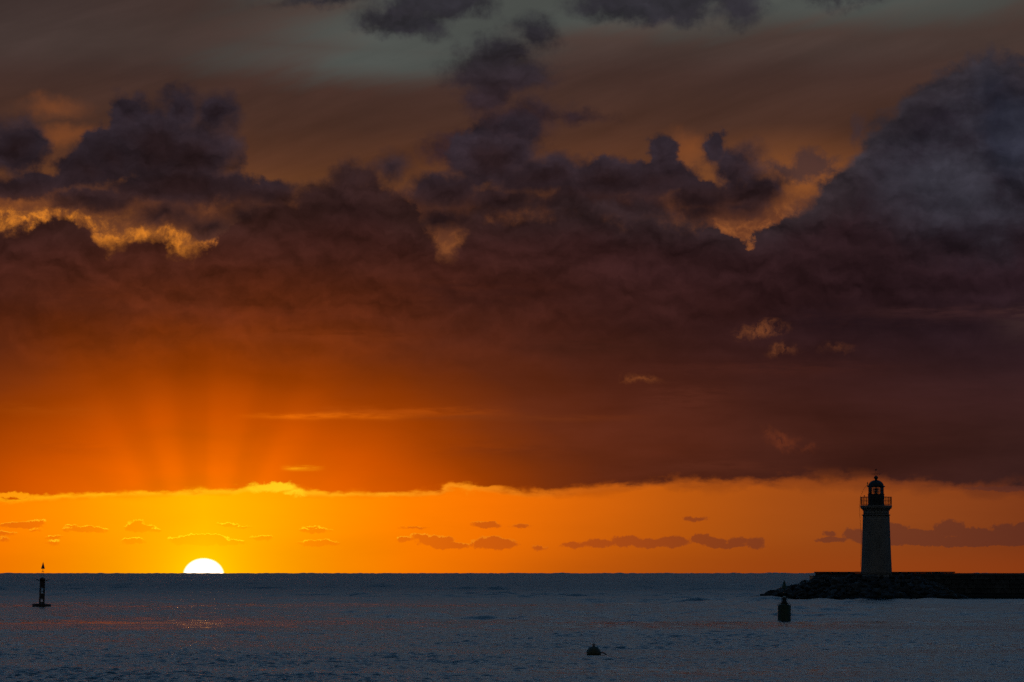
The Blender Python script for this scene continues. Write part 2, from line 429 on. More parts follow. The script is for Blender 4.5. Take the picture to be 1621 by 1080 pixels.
# ------------------------------------------------------------------ materials
def new_mat(name):
    m = bpy.data.materials.new(name); m.use_nodes = True
    t = m.node_tree; b = t.nodes['Principled BSDF']
    return m, t, b
def surface(name, c, rough=.6, metal=0.0, var=.35, scale=3.0, bump=.02, c2=None, spec=.5):
    """Weathered painted or stone surface: colour wandering between two tones, grain relief."""
    m, t, b = new_mat(name); h = G(t)
    tcn = t.nodes.new('ShaderNodeTexCoord'); oc = S(h, tcn.outputs['Object'])
    n1 = h.noise(oc, scale, 6, .62, .3); n2 = h.noise(oc, scale * 7, 4, .6)
    c2 = c2 or tuple(v * (1 - var) for v in c)
    colr = h.mix(h.mapr(n1 + (n2 - .5) * .35, .36, .66), tuple(c), tuple(c2))
    h._in(b.inputs['Base Color'], colr)
    h._in(b.inputs['Roughness'], h.mapr(n2, .3, .7, rough - .1, min(1, rough + .12)))
    b.inputs['Metallic'].default_value = metal
    b.inputs['Specular IOR Level'].default_value = spec
    if bump:
        bn = t.nodes.new('ShaderNodeBump'); bn.inputs['Distance'].default_value = bump
        bn.inputs['Strength'].default_value = .8
        h._in(bn.inputs['Height'], n1 + n2 * .5); t.links.new(bn.outputs[0], b.inputs['Normal'])
    return m

def tidal(name, c, c2, bump=.06, scale=1.2):
    """Rock or masonry with the black band of algae along the waterline."""
    m = surface(name, c, .85, var=.4, scale=scale, bump=bump, c2=c2, spec=.25)
    t = m.node_tree; h = G(t); b = t.nodes['Principled BSDF']
    ge = t.nodes.new('ShaderNodeNewGeometry')
    px, py, pz = h.sep(S(h, ge.outputs['Position']))
    oi = t.nodes.new('ShaderNodeObjectInfo')
    wob = h.noise(S(h, ge.outputs['Position']), .9, 4, .6)
    f = h.mapr(pz + (wob - .5) * .7, .95, .25)
    src = b.inputs['Base Color'].links[0].from_socket
    tone = h.mapr(S(h, oi.outputs['Random']), 0, 1, .65, 1.3, smooth=False)
    n = t.nodes.new('ShaderNodeVectorMath'); n.operation = 'SCALE'
    t.links.new(src, n.inputs[0]); h._in(n.inputs['Scale'], tone)
    h._in(b.inputs['Base Color'], h.mix(f * .85, S(h, n.outputs[0]), (.012, .014, .012)))
    return m

M_ROCK = tidal('boulder_rock', (.045, .044, .043), (.02, .02, .02), .08, .9)
M_BLOCK = tidal('masonry_stone', (.06, .058, .057), (.03, .03, .03), .03, 2.0)
M_CONC = tidal('old_concrete', (.055, .054, .053), (.03, .03, .03), .015, 1.5)
M_IRON = surface('dark_painted_iron', (.018, .018, .020), .45, .3, .4, 6, .003)
M_DOME = surface('dark_copper_sheet', (.022, .020, .020), .5, .4, .5, 4, .004)
M_GREEN = surface('weathered_green_paint', (.007, .036, .014), .5, 0, .5, 4, .004, c2=(.005, .020, .009))
M_BUOYD = surface('weathered_dark_buoy_paint', (.055, .020, .014), .5, 0, .4, 5, .004, c2=(.022, .012, .010))
M_YELL = surface('worn_dark_yellow_float', (.050, .042, .010), .55, 0, .5, 6, .004, c2=(.020, .018, .010))
M_LENS = surface('pale_lamp_glass', (.35, .35, .33), .15, 0, .2, 8, 0)
M_ROPE = surface('wet_rope', (.022, .02, .018), .8, 0, .4, 20, .004)

# tower masonry: coursed ashlar wrapped round the shaft
M_TOWER, _t, _b = new_mat('pale_ashlar')
h = G(_t)
_tc = _t.nodes.new('ShaderNodeTexCoord'); ox, oy, oz = h.sep(S(h, _tc.outputs['Object']))
uu = h.m('ARCTAN2', ox, oy) * 1.75
uv = h.xyz(uu, oz)
br = _t.nodes.new('ShaderNodeTexBrick')
h._in(br.inputs['Vector'], uv)
br.inputs['Scale'].default_value = 1.0
br.inputs['Brick Width'].default_value = .62
br.inputs['Row Height'].default_value = .31
br.inputs['Mortar Size'].default_value = .012
br.inputs['Mortar Smooth'].default_value = .3
br.inputs['Color1'].default_value = (.185, .160, .145, 1)
br.inputs['Color2'].default_value = (.165, .143, .130, 1)
br.inputs['Mortar'].default_value = (.135, .12, .11, 1)
n1 = h.noise(h.v('MULTIPLY', S(h, _tc.outputs['Object']), (1, 1, .35)), 1.1, 6, .62)
n2 = h.noise(S(h, _tc.outputs['Object']), 9, 5, .6)
base = h.mix(h.mapr(n1, .4, .68) * .55, S(h, br.outputs['Color']), (.105, .095, .088))
h._in(_b.inputs['Base Color'], base)
_b.inputs['Roughness'].default_value = .9
_b.inputs['Specular IOR Level'].default_value = .2
bmp = _t.nodes.new('ShaderNodeBump'); bmp.inputs['Distance'].default_value = .008
h._in(bmp.inputs['Height'], n2 * .7 - S(h, br.outputs['Fac']))
_t.links.new(bmp.outputs[0], _b.inputs['Normal'])

# clear lantern glazing
M_GLASS, _t, _b = new_mat('lantern_glazing')
_t.nodes.remove(_b)
tr = _t.nodes.new('ShaderNodeBsdfTransparent'); tr.inputs[0].default_value = (.80, .80, .80, 1)
gl_ = _t.nodes.new('ShaderNodeBsdfGlossy'); gl_.inputs['Roughness'].default_value = .05
mx = _t.nodes.new('ShaderNodeMixShader'); fr = _t.nodes.new('ShaderNodeFresnel'); fr.inputs[0].default_value = 1.45
_t.links.new(fr.outputs[0], mx.inputs[0]); _t.links.new(tr.outputs[0], mx.inputs[1]); _t.links.new(gl_.outputs[0], mx.inputs[2])
_t.links.new(mx.outputs[0], _t.nodes['Material Output'].inputs[0])

# ------------------------------------------------------------------ mesh helpers
def link(name, bm, mat, parent=None, loc=None, rot=None, smooth=False):
    me = bpy.data.meshes.new(name)
    bm.normal_update()
    if smooth:
        for f in bm.faces: f.smooth = True
    bm.to_mesh(me); bm.free()
    me.materials.append(mat)
    return inst(name, me, parent, loc, rot)
def inst(name, me, parent=None, loc=None, rot=None, scl=None):
    o = bpy.data.objects.new(name, me); col.objects.link(o)
    if parent: o.parent = parent
    if loc is not None: o.location = loc
    if rot is not None: o.rotation_euler = rot
    if scl is not None: o.scale = scl
    return o
def thing(name, label, cat, loc, rot=(0, 0, 0), group=None):
    o = bpy.data.objects.new(name, None); col.objects.link(o)
    o.location = loc; o.rotation_euler = rot; o.empty_display_size = .2
    o['label'] = label; o['category'] = cat
    if group: o['group'] = group
    return o
def lathe(prof, n=48, cap=True, bm=None, c=(0, 0)):
    bm = bm or bmesh.new(); rings = []
    for r, z in prof:
        rings.append([bm.verts.new((c[0] + r * math.cos(2 * math.pi * i / n), c[1] + r * math.sin(2 * math.pi * i / n), z)) for i in range(n)])
    for a, b in zip(rings, rings[1:]):
        for i in range(n):
            bm.faces.new((a[i], a[(i + 1) % n], b[(i + 1) % n], b[i]))
    if cap:
        bm.faces.new(list(reversed(rings[0]))); bm.faces.new(rings[-1])
    return bm
def tube(p, q, r, n=8, bm=None, r2=None):
    bm = bm or bmesh.new(); p, q = Vector(p), Vector(q); d = q - p
    rot = d.to_track_quat('Z', 'Y').to_matrix()
    A, B = [], []
    for i in range(n):
        v = Vector((math.cos(2 * math.pi * i / n), math.sin(2 * math.pi * i / n), 0))
        A.append(bm.verts.new(p + rot @ (v * r))); B.append(bm.verts.new(q + rot @ (v * (r if r2 is None else r2))))
    for i in range(n): bm.faces.new((A[i], A[(i + 1) % n], B[(i + 1) % n], B[i]))
    bm.faces.new(list(reversed(A))); bm.faces.new(B)
    return bm
def path(pts, r, n=6, bm=None):
    bm = bm or bmesh.new()
    for a, b in zip(pts, pts[1:]): tube(a, b, r, n, bm)
    return bm
def box(c, s, bm=None, bev=0.0, rz=0.0):
    bm = bm or bmesh.new()
    r = bmesh.ops.create_cube(bm, size=1, matrix=Matrix.Translation(c) @ Matrix.Rotation(rz, 4, 'Z') @ Matrix.Diagonal((*s, 1)))
    if bev:
        es = {e for v in r['verts'] for e in v.link_edges}
        bmesh.ops.bevel(bm, geom=list(es), offset=bev, segments=2, affect='EDGES', profile=.6)
    return bm
def ring(R, r, z, n=48, m=8, bm=None):
    bm = bm or bmesh.new(); rs = []
    for i in range(n):
        a = 2 * math.pi * i / n
        rs.append([bm.verts.new(((R + r * math.cos(2 * math.pi * j / m)) * math.cos(a), (R + r * math.cos(2 * math.pi * j / m)) * math.sin(a), z + r * math.sin(2 * math.pi * j / m))) for j in range(m)])
    for i in range(n):
        A, B = rs[i], rs[(i + 1) % n]
        for j in range(m): bm.faces.new((A[j], B[j], B[(j + 1) % m], A[(j + 1) % m]))
    return bm

# ------------------------------------------------------------------ sea
def build_sea():
    rng = np.random.default_rng(11)
    # rows: finely spaced across the distances in view, coarse under and behind the camera and past the horizon
    r = [1.0]
    while r[-1] < 95: r.append(r[-1] * 1.12 + .3)
    while r[-1] < 126: r.append(r[-1] * 1.006)
    while r[-1] < 250: r.append(r[-1] * 1.00072)
    while r[-1] < 600: r.append(r[-1] * 1.0015)
    while r[-1] < 1500: r.append(r[-1] * 1.0032)
    while r[-1] < 8600: r.append(r[-1] * 1.0062)
    while r[-1] < 16000: r.append(r[-1] * 1.04)
    r = np.array(r)
    fine = np.radians(np.linspace(-8.6, 8.6, 620))
    side = np.radians(np.geomspace(8.75, 180, 34))
    az = np.concatenate([-side[::-1], fine, side[:-1]])
    nr, na = len(r), len(az)
    R, A = np.meshgrid(r, az, indexing='ij')
    Xs, Ys = R * np.sin(A), R * np.cos(A)
    dr = np.gradient(r)[:, None]
    daz = np.gradient(az)[None, :]
    space = np.maximum(dr, R * np.abs(daz) * 1.0)
    Z = -R ** 2 / (2 * RE)
    # envelopes: calmer water behind the mole, open water beyond it
    def lownoise(sx, sy, n=9):
        o = np.zeros_like(Xs)
        for _ in range(n):
            k = rng.normal(size=2); ph = rng.uniform(0, 6.28)
            o += np.cos(Xs * k[0] / sx + Ys * k[1] / sy + ph)
        return o / math.sqrt(n / 2)
    env = np.clip(.95 + .26 * lownoise(13, 30), .35, 1.6)
    lane = np.zeros_like(Ys)                      # smooth lanes where the wind misses the water
    wob = 16 * lownoise(16, 40, 8)
    for yc, wd in SLICKS:
        lane = np.maximum(lane, np.exp(-((Ys + wob - yc) / wd) ** 2))
    env *= 1 - .45 * lane
    openw = np.clip((R - 500) / 260, 0, 1)
    far = np.clip((R - 1500) / 3500, 0, 1)
    comps = 96
    lam = np.geomspace(.33, 16, comps) * rng.uniform(.9, 1.1, comps)
    for L in lam:
        k = 2 * math.pi / L
        th = rng.normal(math.radians(205), math.radians(46))        # ripples run mostly towards the shore
        kx, ky = k * math.sin(th), k * math.cos(th)
        ok = np.clip((L / space - 2.6) / 1.6, 0, 1)
        slope = .050 if L < .9 else (.034 if L < 3 else .014)
        inshore = 1.0 if L < .9 else np.clip((R - 110) / 330, .22, 1)     # only ripples reach in here
        amp = slope / k * (1 + (.1 if L < 1.8 else 1.2) * openw) * inshore
        rows = np.where(ok.max(axis=1) > 0)[0]
        if not len(rows): continue
        s = slice(rows[0], rows[-1] + 1)
        ph = rng.uniform(0, 6.28)
        p = kx * Xs[s] + ky * Ys[s] + ph
        c = np.cos(p)
        Z[s] += (ok * amp * env)[s] * (c + .30 * np.cos(2 * p) + .1 * np.cos(3 * p))
    for L, a in [(24, .05), (33, .06), (46, .08), (61, .09), (78, .10), (95, .12), (120, .13), (57, .09), (70, .1), (40, .08)]:
        k = 2 * math.pi / L; th = rng.normal(math.radians(160), .6)
        ok = np.clip((L / space - 2.6) / 1.6, 0, 1)
        p = k * (math.sin(th) * Xs + math.cos(th) * Ys) + rng.uniform(0, 6.28)
        Z += ok * a * (.03 + .6 * openw + 3.2 * far) * np.cos(p)
    rough = np.clip((R - 2500) / 2500, 0, 1)      # steep open sea seen edge on along the horizon
    for L in (14, 22, 31, 47, 70, 110, 160):
        Z += rough * (.17 + .0026 * L) * np.cos(2 * math.pi / L * Xs + rng.uniform(0, 6.28, (nr, 1)))
    co = np.stack([Xs, Ys, Z], -1).reshape(-1, 3)
    i = np.arange(nr - 1)[:, None] * na; j = np.arange(na)[None, :]; j2 = (j + 1) % na
    quads = np.stack([i + j, i + na + j, i + na + j2, i + j2], -1).reshape(-1, 4)
    # normals up
    quads = quads[:, ::-1]
    nq = len(quads)
    me = bpy.data.meshes.new('sea')
    me.vertices.add(len(co)); me.vertices.foreach_set('co', co.ravel().astype(np.float32))
    me.loops.add(nq * 4); me.loops.foreach_set('vertex_index', quads.ravel().astype(np.int32))
    me.polygons.add(nq)
    me.polygons.foreach_set('loop_start', np.arange(0, nq * 4, 4, dtype=np.int32))
    me.polygons.foreach_set('loop_total', np.full(nq, 4, dtype=np.int32))
    me.polygons.foreach_set('use_smooth', np.ones(nq, dtype=bool))
    me.update(calc_edges=True)
    o = bpy.data.objects.new('sea', me); col.objects.link(o)
    o['kind'] = 'structure'
    m, t, b = new_mat('sea_water'); h = G(t)
    ge = t.nodes.new('ShaderNodeNewGeometry'); pos = S(h, ge.outputs['Position'])
    slick = h.noise(h.v('MULTIPLY', pos, (.03, .03, 0)), 1, 4, .6, .5)
    wobn = h.noise(h.v('MULTIPLY', pos, (.02, .012, 0)), 1, 3, .5)
    lane = None
    for yc, wd in SLICKS:
        q = (h.sep(pos)[1] + (wobn - .5) * 40.0 - yc) / wd
        e = h.m('EXPONENT', -(q * q))
        lane = e if lane is None else h.m('MAXIMUM', lane, e)
    mott = h.noise(h.v('MULTIPLY', pos, (1.1, .35, 0)), 1, 4, .65)
    slickm = h.mapr(slick + lane * .14, .54, .72) * h.mapr(mott, .40, .60)
    dist_ = h.v('LENGTH', pos, out=1)
    b.inputs['Base Color'].default_value = (.004, .010, .016, 1)
    b.inputs['IOR'].default_value = 1.333
    h._in(b.inputs['Roughness'], slickm * SEA_SLICK + h.mapr(dist_, 180, 900, SEA_ROUGH, .40))
    n1 = h.noise(h.v('MULTIPLY', pos, (1, .8, 1)), 2.2, 5, .62, .3)
    bm_ = t.nodes.new('ShaderNodeBump'); bm_.inputs['Distance'].default_value = SEA_BUMP
    h._in(bm_.inputs['Height'], n1 * (slickm * -.6 + 1.0))
    t.links.new(bm_.outputs[0], b.inputs['Normal'])
    me.materials.append(m)
    return o
SEA_ROUGH, SEA_SLICK, SEA_BUMP = .18, -.09, .06
SLICKS = [(196, 8), (286, 10), (150, 5), (420, 18)]
sea = build_sea()

# ------------------------------------------------------------------ breakwater
random.seed(5)
D_LH = 512.0
bw = thing('breakwater', 'dark stone breakwater with a boulder tip and low parapet, carrying the lighthouse', 'breakwater', (46, 515, 0))
BO = Vector((46, 515, 0))
def rel(v): return Vector(v) - BO
CREST = (38.6, 49.3, 508.5, 521.0)
def mound(x, y):
    dxx = max(CREST[0] - x, 0, (x - CREST[1]) * 1.35); dyy = max(CREST[2] - y, 0, y - CREST[3])
    t = math.hypot(dxx, dyy) / 8.2
    return 2.75 * (1 - t) - .35 * math.sin(min(max(t, 0), 1) * math.pi) * .3
bm = bmesh.new(); nx, ny = 60, 56; grid = []
for i in range(nx):
    rowv = []
    for j in range(ny):
        x = 27.5 + i * 30 / (nx - 1); y = 496 + j * 37 / (ny - 1)
        z = max(mound(x, y), -1.2) + (mnoise.noise(Vector((x * .7, y * .7, 0))) * .35 - .25 if mound(x, y) < 2.7 else -.05)
        rowv.append(bm.verts.new(rel((x, y, z))))
    grid.append(rowv)
for i in range(nx - 1):
    for j in range(ny - 1):
        bm.faces.new((grid[i][j], grid[i + 1][j], grid[i + 1][j + 1], grid[i][j + 1]))
link('rubble_core', bm, M_ROCK, bw)
rock_meshes = []
for k in range(9):
    bm = bmesh.new()
    rr_ = random.Random(100 + k)
    for _ in range(15):
        v = Vector((rr_.gauss(0, 1), rr_.gauss(0, 1), rr_.gauss(0, 1))).normalized()
        v = Vector([max(-.72, min(.72, c)) for c in v]) * rr_.uniform(.85, 1.1)
        bm.verts.new((v.x * .62, v.y * .52, v.z * .42))
    bmesh.ops.convex_hull(bm, input=bm.verts)
    bmesh.ops.delete(bm, geom=[v for v in bm.verts if not v.link_faces], context='VERTS')
    bm.normal_update()
    me = bpy.data.meshes.new('boulder'); bm.to_mesh(me); bm.free(); me.materials.append(M_ROCK)
    rock_meshes.append(me)
placed = []
tries = 0
while len(placed) < 285 and tries < 30000:
    tries += 1
    x = random.uniform(30.2, 56.5); y = random.uniform(499.5, 519)
    z = mound(x, y)
    if z < -.35: continue
    if x > CREST[0] + .2 and x < CREST[1] and y > 509.2: continue
    if y > 512 and x > 50: continue
    s = random.uniform(.75, 1.55) if random.random() < .8 else random.uniform(.5, .8)
    if z > 2.2: s = min(s, 1.0)
    if any((x - a) ** 2 + (y - b) ** 2 < (.40 * (s + c)) ** 2 for a, b, c in placed): continue
    placed.append((x, y, s))
    inst('boulder', random.choice(rock_meshes), bw, rel((x, y, z - .02 + random.uniform(-.08, .1))), (random.uniform(-.5, .5), random.uniform(-.4, .4), random.uniform(0, 6.28)), (s * random.uniform(.9, 1.3), s, s * random.uniform(.75, 1.05)))
# the quay slab behind the mound and along the wall
XW0 = 50.5
link('quay_slab', box(rel((60.5, 522.0, .83)), (46.0, 7.4, 4.1), bev=.06), M_CONC, bw)
link('quay_slab', box(rel((122.0, 524.0, .80)), (76.9, 8.0, 4.1), bev=.06), M_CONC, bw)
# masonry face: each block proud of the slab
fy = 518.3
blk = []
for k in range(5):
    r_ = random.Random(k + 40)
    bm = box((0, 0, 0), (1, 1, 1), bev=.06)
    for v in bm.verts: v.co += Vector((r_.uniform(-.03, .03), r_.uniform(-.10, .06), r_.uniform(-.03, .03)))
    bm.normal_update()
    me = bpy.data.meshes.new('stone'); bm.to_mesh(me); bm.free(); me.materials.append(M_BLOCK); blk.append(me)
z0 = .62
for row, hgt in enumerate((.62, .58, .55, .48)):
    x = XW0 - random.uniform(0, .6)
    while x < 72:
        wd = random.uniform(.75, 1.5)
        inst('stone', random.choice(blk), bw, rel((x + wd / 2, fy - .02 + random.uniform(-.05, .05), z0 + hgt / 2)), None, (wd - .05, .36, hgt - .05))
        x += wd
    z0 += hgt
link('coping', box(rel((60.9, 518.33, z0 + .095)), (20.8 + 1.2, .55, .18), bev=.03), M_CONC, bw)
link('toe_ledge', box(rel((63.5, 517.6, .02)), (23.0, 1.5, .95), bev=.10), M_CONC, bw)
# parapet with its projecting cap
D_P = 519.5
xa, xb = place(1291, D_P).x, place(1510, D_P).x
zp = zat(905.2, D_P)
link('parapet', box(rel(((xa + xb) / 2, D_P + .25, (2.6 + zp - .16) / 2)), (xb - xa, .5, zp - .16 - 2.6), bev=.02), M_CONC, bw)
n_cap = 7; wseg = (xb - xa + .3) / n_cap
for k in range(n_cap):
    link('parapet_cap', box(rel((xa - .15 + wseg * (k + .5), D_P + .24, zp - .08 + random.uniform(-.015, .015))), (wseg - .02, .72, .155), bev=.02), M_CONC, bw)
zr = zat(907.4, D_P)
link('low_wall', box(rel(((xb + 160) / 2 + .02, D_P + .6, (2.7 + zr) / 2)), (160 - xb - .04, .6, zr - 2.7), bev=.03), M_CONC, bw)

# ------------------------------------------------------------------ lighthouse
lp = place(1387.4, D_LH)
LZ = 2.55
S_ = D_LH / FPX
def lz(y): return zat(y, D_LH) - LZ
lh = thing('lighthouse', 'round tapered pale stone lighthouse with a dark domed lantern and a railed gallery', 'lighthouse', (lp.x, lp.y, LZ))
def rp(w): return w * S_ / 2
link('plinth', lathe([(rp(53), -.15), (rp(53), lz(911.5)), (rp(51), lz(910.5))], 64), M_TOWER, lh, smooth=False)
shaft = [(rp(49.6) + (rp(42.0) - rp(49.6)) * (t ** .86), lz(911) + (lz(817) - lz(911)) * t) for t in np.linspace(0, 1, 16)]
link('tower', lathe(shaft, 96), M_TOWER, lh, smooth=True)
link('string_course', lathe([(rp(42), lz(817.0)), (rp(45), lz(816.3)), (rp(45.4), lz(815.6)), (rp(44), lz(815.0)), (rp(41), lz(814.8))], 72), M_TOWER, lh)
link('neck', lathe([(rp(41), lz(814.8)), (rp(40.6), lz(809.5))], 72), M_TOWER, lh, smooth=True)
link('cornice', lathe([(rp(40.6), lz(809.5)), (rp(42.6), lz(808.6)), (rp(43.2), lz(807.4)), (rp(46), lz(806.2)), (rp(49), lz(805.2)), (rp(49.4), lz(803.6)), (rp(50.4), lz(803.2)), (rp(50.4), lz(800.8)), (rp(49.6), lz(800.4)), (0.2, lz(800.3))], 72), M_TOWER, lh)
# gallery railing
RG = rp(49.0); zt, zb = lz(787.3), lz(800.3)
link('top_rail', ring(RG, .025, zt), M_IRON, lh)
link('bottom_rail', ring(RG, .016, zb + .09), M_IRON, lh)
link('middle_rail', ring(RG, .012, (zt + zb) / 2 + .05), M_IRON, lh)
pm = tube((0, 0, zb), (0, 0, zt + .03), .026, 8)
me_post = bpy.data.meshes.new('railing_post'); pm.to_mesh(me_post); pm.free(); me_post.materials.append(M_IRON)
pm = tube((0, 0, zb + .09), (0, 0, zt), .012, 5)
me_bal = bpy.data.meshes.new('baluster'); pm.to_mesh(me_bal); pm.free(); me_bal.materials.append(M_IRON)
for k in range(12):
    a = 2 * math.pi * (k + .13) / 12
    inst('railing_post', me_post, lh, (RG * math.cos(a), RG * math.sin(a), 0))
for k in range(108):
    a = 2 * math.pi * (k + .5) / 108
    inst('baluster', me_bal, lh, (RG * math.cos(a), RG * math.sin(a), 0))
# lantern
RM = rp(25.8)
link('lantern_base', lathe([(RM + .04, zb), (RM + .04, zb + .08), (RM, zb + .12), (RM, lz(783.4)), (RM + .05, lz(783.2)), (RM + .05, lz(782.4)), (.1, lz(782.3))], 32), M_IRON, lh)
za, zc = lz(782.3), lz(771.6)
RL = rp(24.6)
NM = 10
for k in range(NM):
    a = 2 * math.pi * (k + .32) / NM
    a2 = 2 * math.pi * (k + 1.32) / NM
    p1 = Vector((RL * math.cos(a), RL * math.sin(a), 0)); p2 = Vector((RL * math.cos(a2), RL * math.sin(a2), 0))
    link('mullion', tube(p1 + Vector((0, 0, za)), p1 + Vector((0, 0, zc)), .030, 6), M_IRON, lh)
    mid_ = (p1 + p2) / 2; wd = (p2 - p1).length - .07
    link('glass_pane', box((0, 0, 0), (wd, .008, zc - za - .02)), M_GLASS, lh, (mid_.x, mid_.y, (za + zc) / 2), (0, 0, math.atan2((p2 - p1).y, (p2 - p1).x)))
# lens: an open cage round a barrel lens, on a pedestal
zl0, zl1 = lz(782.2), lz(773.6)
RLn = rp(8.6)
link('lens_pedestal', lathe([(.24, za), (.24, za + .06), (.16, za + .1), (.16, za + .17)], 16), M_IRON, lh)
ln = link('lens', lathe([(.13, za + .17), (.2, za + .24), (.24, (zl0 + zl1) / 2 + .0), (.2, zl1 - .16), (.13, zl1 - .08)], 20), M_LENS, lh, smooth=True)
link('lens_frame', ring(RLn, .035, za + .2, 20, 6, ring(RLn, .045, zl1 - .05, 20, 6)), M_IRON, ln)
for k in range(6):
    a = 2 * math.pi * (k + .0) / 6
    link('frame_bar', tube((RLn * math.cos(a), RLn * math.sin(a), za + .2), (RLn * math.cos(a), RLn * math.sin(a), zl1 - .05), .042, 6), M_IRON, ln)
link('hanger', tube((0, 0, zl1 - .1), (0, 0, lz(770.5)), .03, 8), M_IRON, ln)
# dome, ribs, vent and weather vane
eav = [(rp(27.2), lz(771.6)), (rp(28.6), lz(770.9)), (rp(28.4), lz(770.0)), (rp(24.5), lz(769.2))]
domp = [(rp(24.2) * math.cos(t), lz(769.4) + (lz(760.6) - lz(769.4)) * math.sin(t)) for t in np.linspace(0, math.pi / 2 * .90, 9)]
dome = link('dome', lathe(eav + domp + [(rp(4.4), lz(760.4))], 40), M_DOME, lh, smooth=True)
for k in range(10):
    a = 2 * math.pi * (k + .32) / 10
    pts = [Vector((r * 1.012 * math.cos(a), r * 1.012 * math.sin(a), z + .006)) for r, z in domp]
    link('rib', path(pts, .018, 5), M_DOME, dome)
link('vent_ball', lathe([(rp(4.2), lz(760.6)), (rp(3.6), lz(759.6)), (rp(4.0), lz(758.8)), (rp(6.4), lz(757.8)), (rp(7.0), lz(756.6)), (rp(6.6), lz(755.6)), (rp(4.6), lz(754.8)), (rp(4.0), lz(754.5)), (rp(3.0), lz(754.2)), (rp(1.2), lz(753.0)), (rp(.8), lz(752.4))], 24), M_DOME, lh, smooth=True)
vz = lambda y: lz(y)
vane = link('weather_vane', tube((0, 0, lz(753)), (0, 0, lz(742.6)), .026, 6), M_IRON, lh)
for a in (.25, .25 + math.pi / 2):
    p = Vector((math.cos(a), math.sin(a), 0)) * .50
    bmv = tube(-p + Vector((0, 0, lz(750.8))), p + Vector((0, 0, lz(750.8))), .022, 6)
    for sg in (-1, 1):
        bmesh.ops.create_icosphere(bmv, subdivisions=1, radius=.062, matrix=Matrix.Translation(p * sg + Vector((0, 0, lz(750.8)))))
    link('compass_arm', bmv, M_IRON, vane)
bmv = bmesh.new()
pl = [(-.13, 0, lz(745.0)), (.02, 0, lz(745.6)), (.09, 0, lz(744.4)), (.03, 0, lz(742.4)), (-.06, 0, lz(743.4))]
f1 = [bmv.verts.new((x, -.015, z)) for x, _, z in pl]; f2 = [bmv.verts.new((x, .015, z)) for x, _, z in pl]
bmv.faces.new(f1); bmv.faces.new(list(reversed(f2)))
for i in range(5): bmv.faces.new((f1[i], f2[i], f2[(i + 1) % 5], f1[(i + 1) % 5]))
link('pointer', bmv, M_IRON, vane)
# antenna on the eaves, lamp on the rail, cable down to the ground
ax = (1373.8 - 1387.4) * S_
an = link('antenna', box((ax, -.1, lz(766.6)), (.13, .12, lz(764.4) - lz(769.0)), bev=.02), M_IRON, lh)
link('antenna_mast', tube((ax, -.1, lz(770.2)), (ax, -.1, lz(763.4)), .025, 6, tube((ax - .05, -.1, lz(769.2)), (ax + .35, -.1, lz(768.4)), .02, 6)), M_IRON, an)
rx_ = (1367.6 - 1387.4) * S_
link('rail_lamp', lathe([(.035, lz(787.4)), (.035, lz(786.2)), (.06, lz(786.0)), (.06, lz(784.9)), (.02, lz(784.3))], 12, c=(rx_, -math.sqrt(max(RG ** 2 - rx_ ** 2, 0)))), M_IRON, lh)
def cx(x): return (x - 1387.4) * S_
link('cable', path([(cx(1372.5), -.1, lz(768.6)), (cx(1367.5), -.08, lz(775.5)), (cx(1364.2), -.06, lz(783)), (cx(1362.3), -.05, lz(788)), (cx(1361.2), -.05, lz(800)), (cx(1361.3), -.05, lz(815)), (cx(1362.4), -.05, lz(830)), (cx(1363.6), -.05, lz(843)), (cx(1363.5), -.05, lz(862)), (cx(1362.9), -.05, lz(880)), (cx(1362.0), -.05, lz(898))], .017, 5), M_IRON, lh)

# ------------------------------------------------------------------ lattice sea mark on the left
d = dist_of(960.6); k_ = FPX / d
b1 = thing('channel_marker', 'slender dark sea mark with cone top and flat float, left of the sun', 'sea mark', place(66.2, d, sea_drop(d)), (0, math.radians(1.7), .35))
def u(y): return (960.6 - y) / k_
link('float', lathe([(.80, -.25), (.90, -.12), (.91, u(956.4)), (.86, u(955.6)), (.1, u(955.3))], 28), M_BUOYD, b1)
link('hub', lathe([(.30, u(955.6)), (.29, u(953.6)), (.24, u(953.0))], 16), M_BUOYD, b1)
zt0, zt1 = u(953.4), u(915.6)
for sx_ in (-1, 1):
    for sy_ in (-1, 1):
        link('leg', tube((sx_ * .195, sy_ * .195, zt0), (sx_ * .175, sy_ * .175, zt1), .045, 8), M_BUOYD, b1)
for yy in (953.0, 948.4, 939.6, 936.0, 930.3):
    bmv = bmesh.new()
    for sg in (-1, 1):
        box((sg * .18, 0, u(yy)), (.045, .40, .06), bmv); box((0, sg * .18, u(yy) + .003), (.315, .045, .054), bmv)
    link('crossbar', bmv, M_BUOYD, b1)
link('battery_box', box((0, 0, (u(947.6) + u(940.0)) / 2), (.40, .40, u(940.0) - u(947.6)), bev=.02), M_BUOYD, b1)
link('upper_housing', lathe([(.215, u(930.0)), (.22, u(919)), (.20, u(917.5)), (.17, u(915.2)), (.12, u(914.6))], 16), M_BUOYD, b1)
for k in range(4):
    a = k * math.pi / 2 - .35
    c_, s_ = math.cos(a), math.sin(a)
    bmv = bmesh.new()
    vsn = [(.17, -.10, u(920.2)), (.17, .10, u(920.2)), (.40, .16, u(918.0)), (.68, .13, u(916.7)), (.68, -.13, u(916.7)), (.40, -.16, u(918.0))]
    A = [bmv.verts.new((x * c_ - y * s_, x * s_ + y * c_, z)) for x, y, z in vsn]
    B = [bmv.verts.new((x * c_ - y * s_, x * s_ + y * c_, z - .045)) for x, y, z in vsn]
    bmv.faces.new(A); bmv.faces.new(list(reversed(B)))
    for i in range(6): bmv.faces.new((A[i], B[i], B[(i + 1) % 6], A[(i + 1) % 6]))
    link('side_panel', bmv, M_BUOYD, b1)
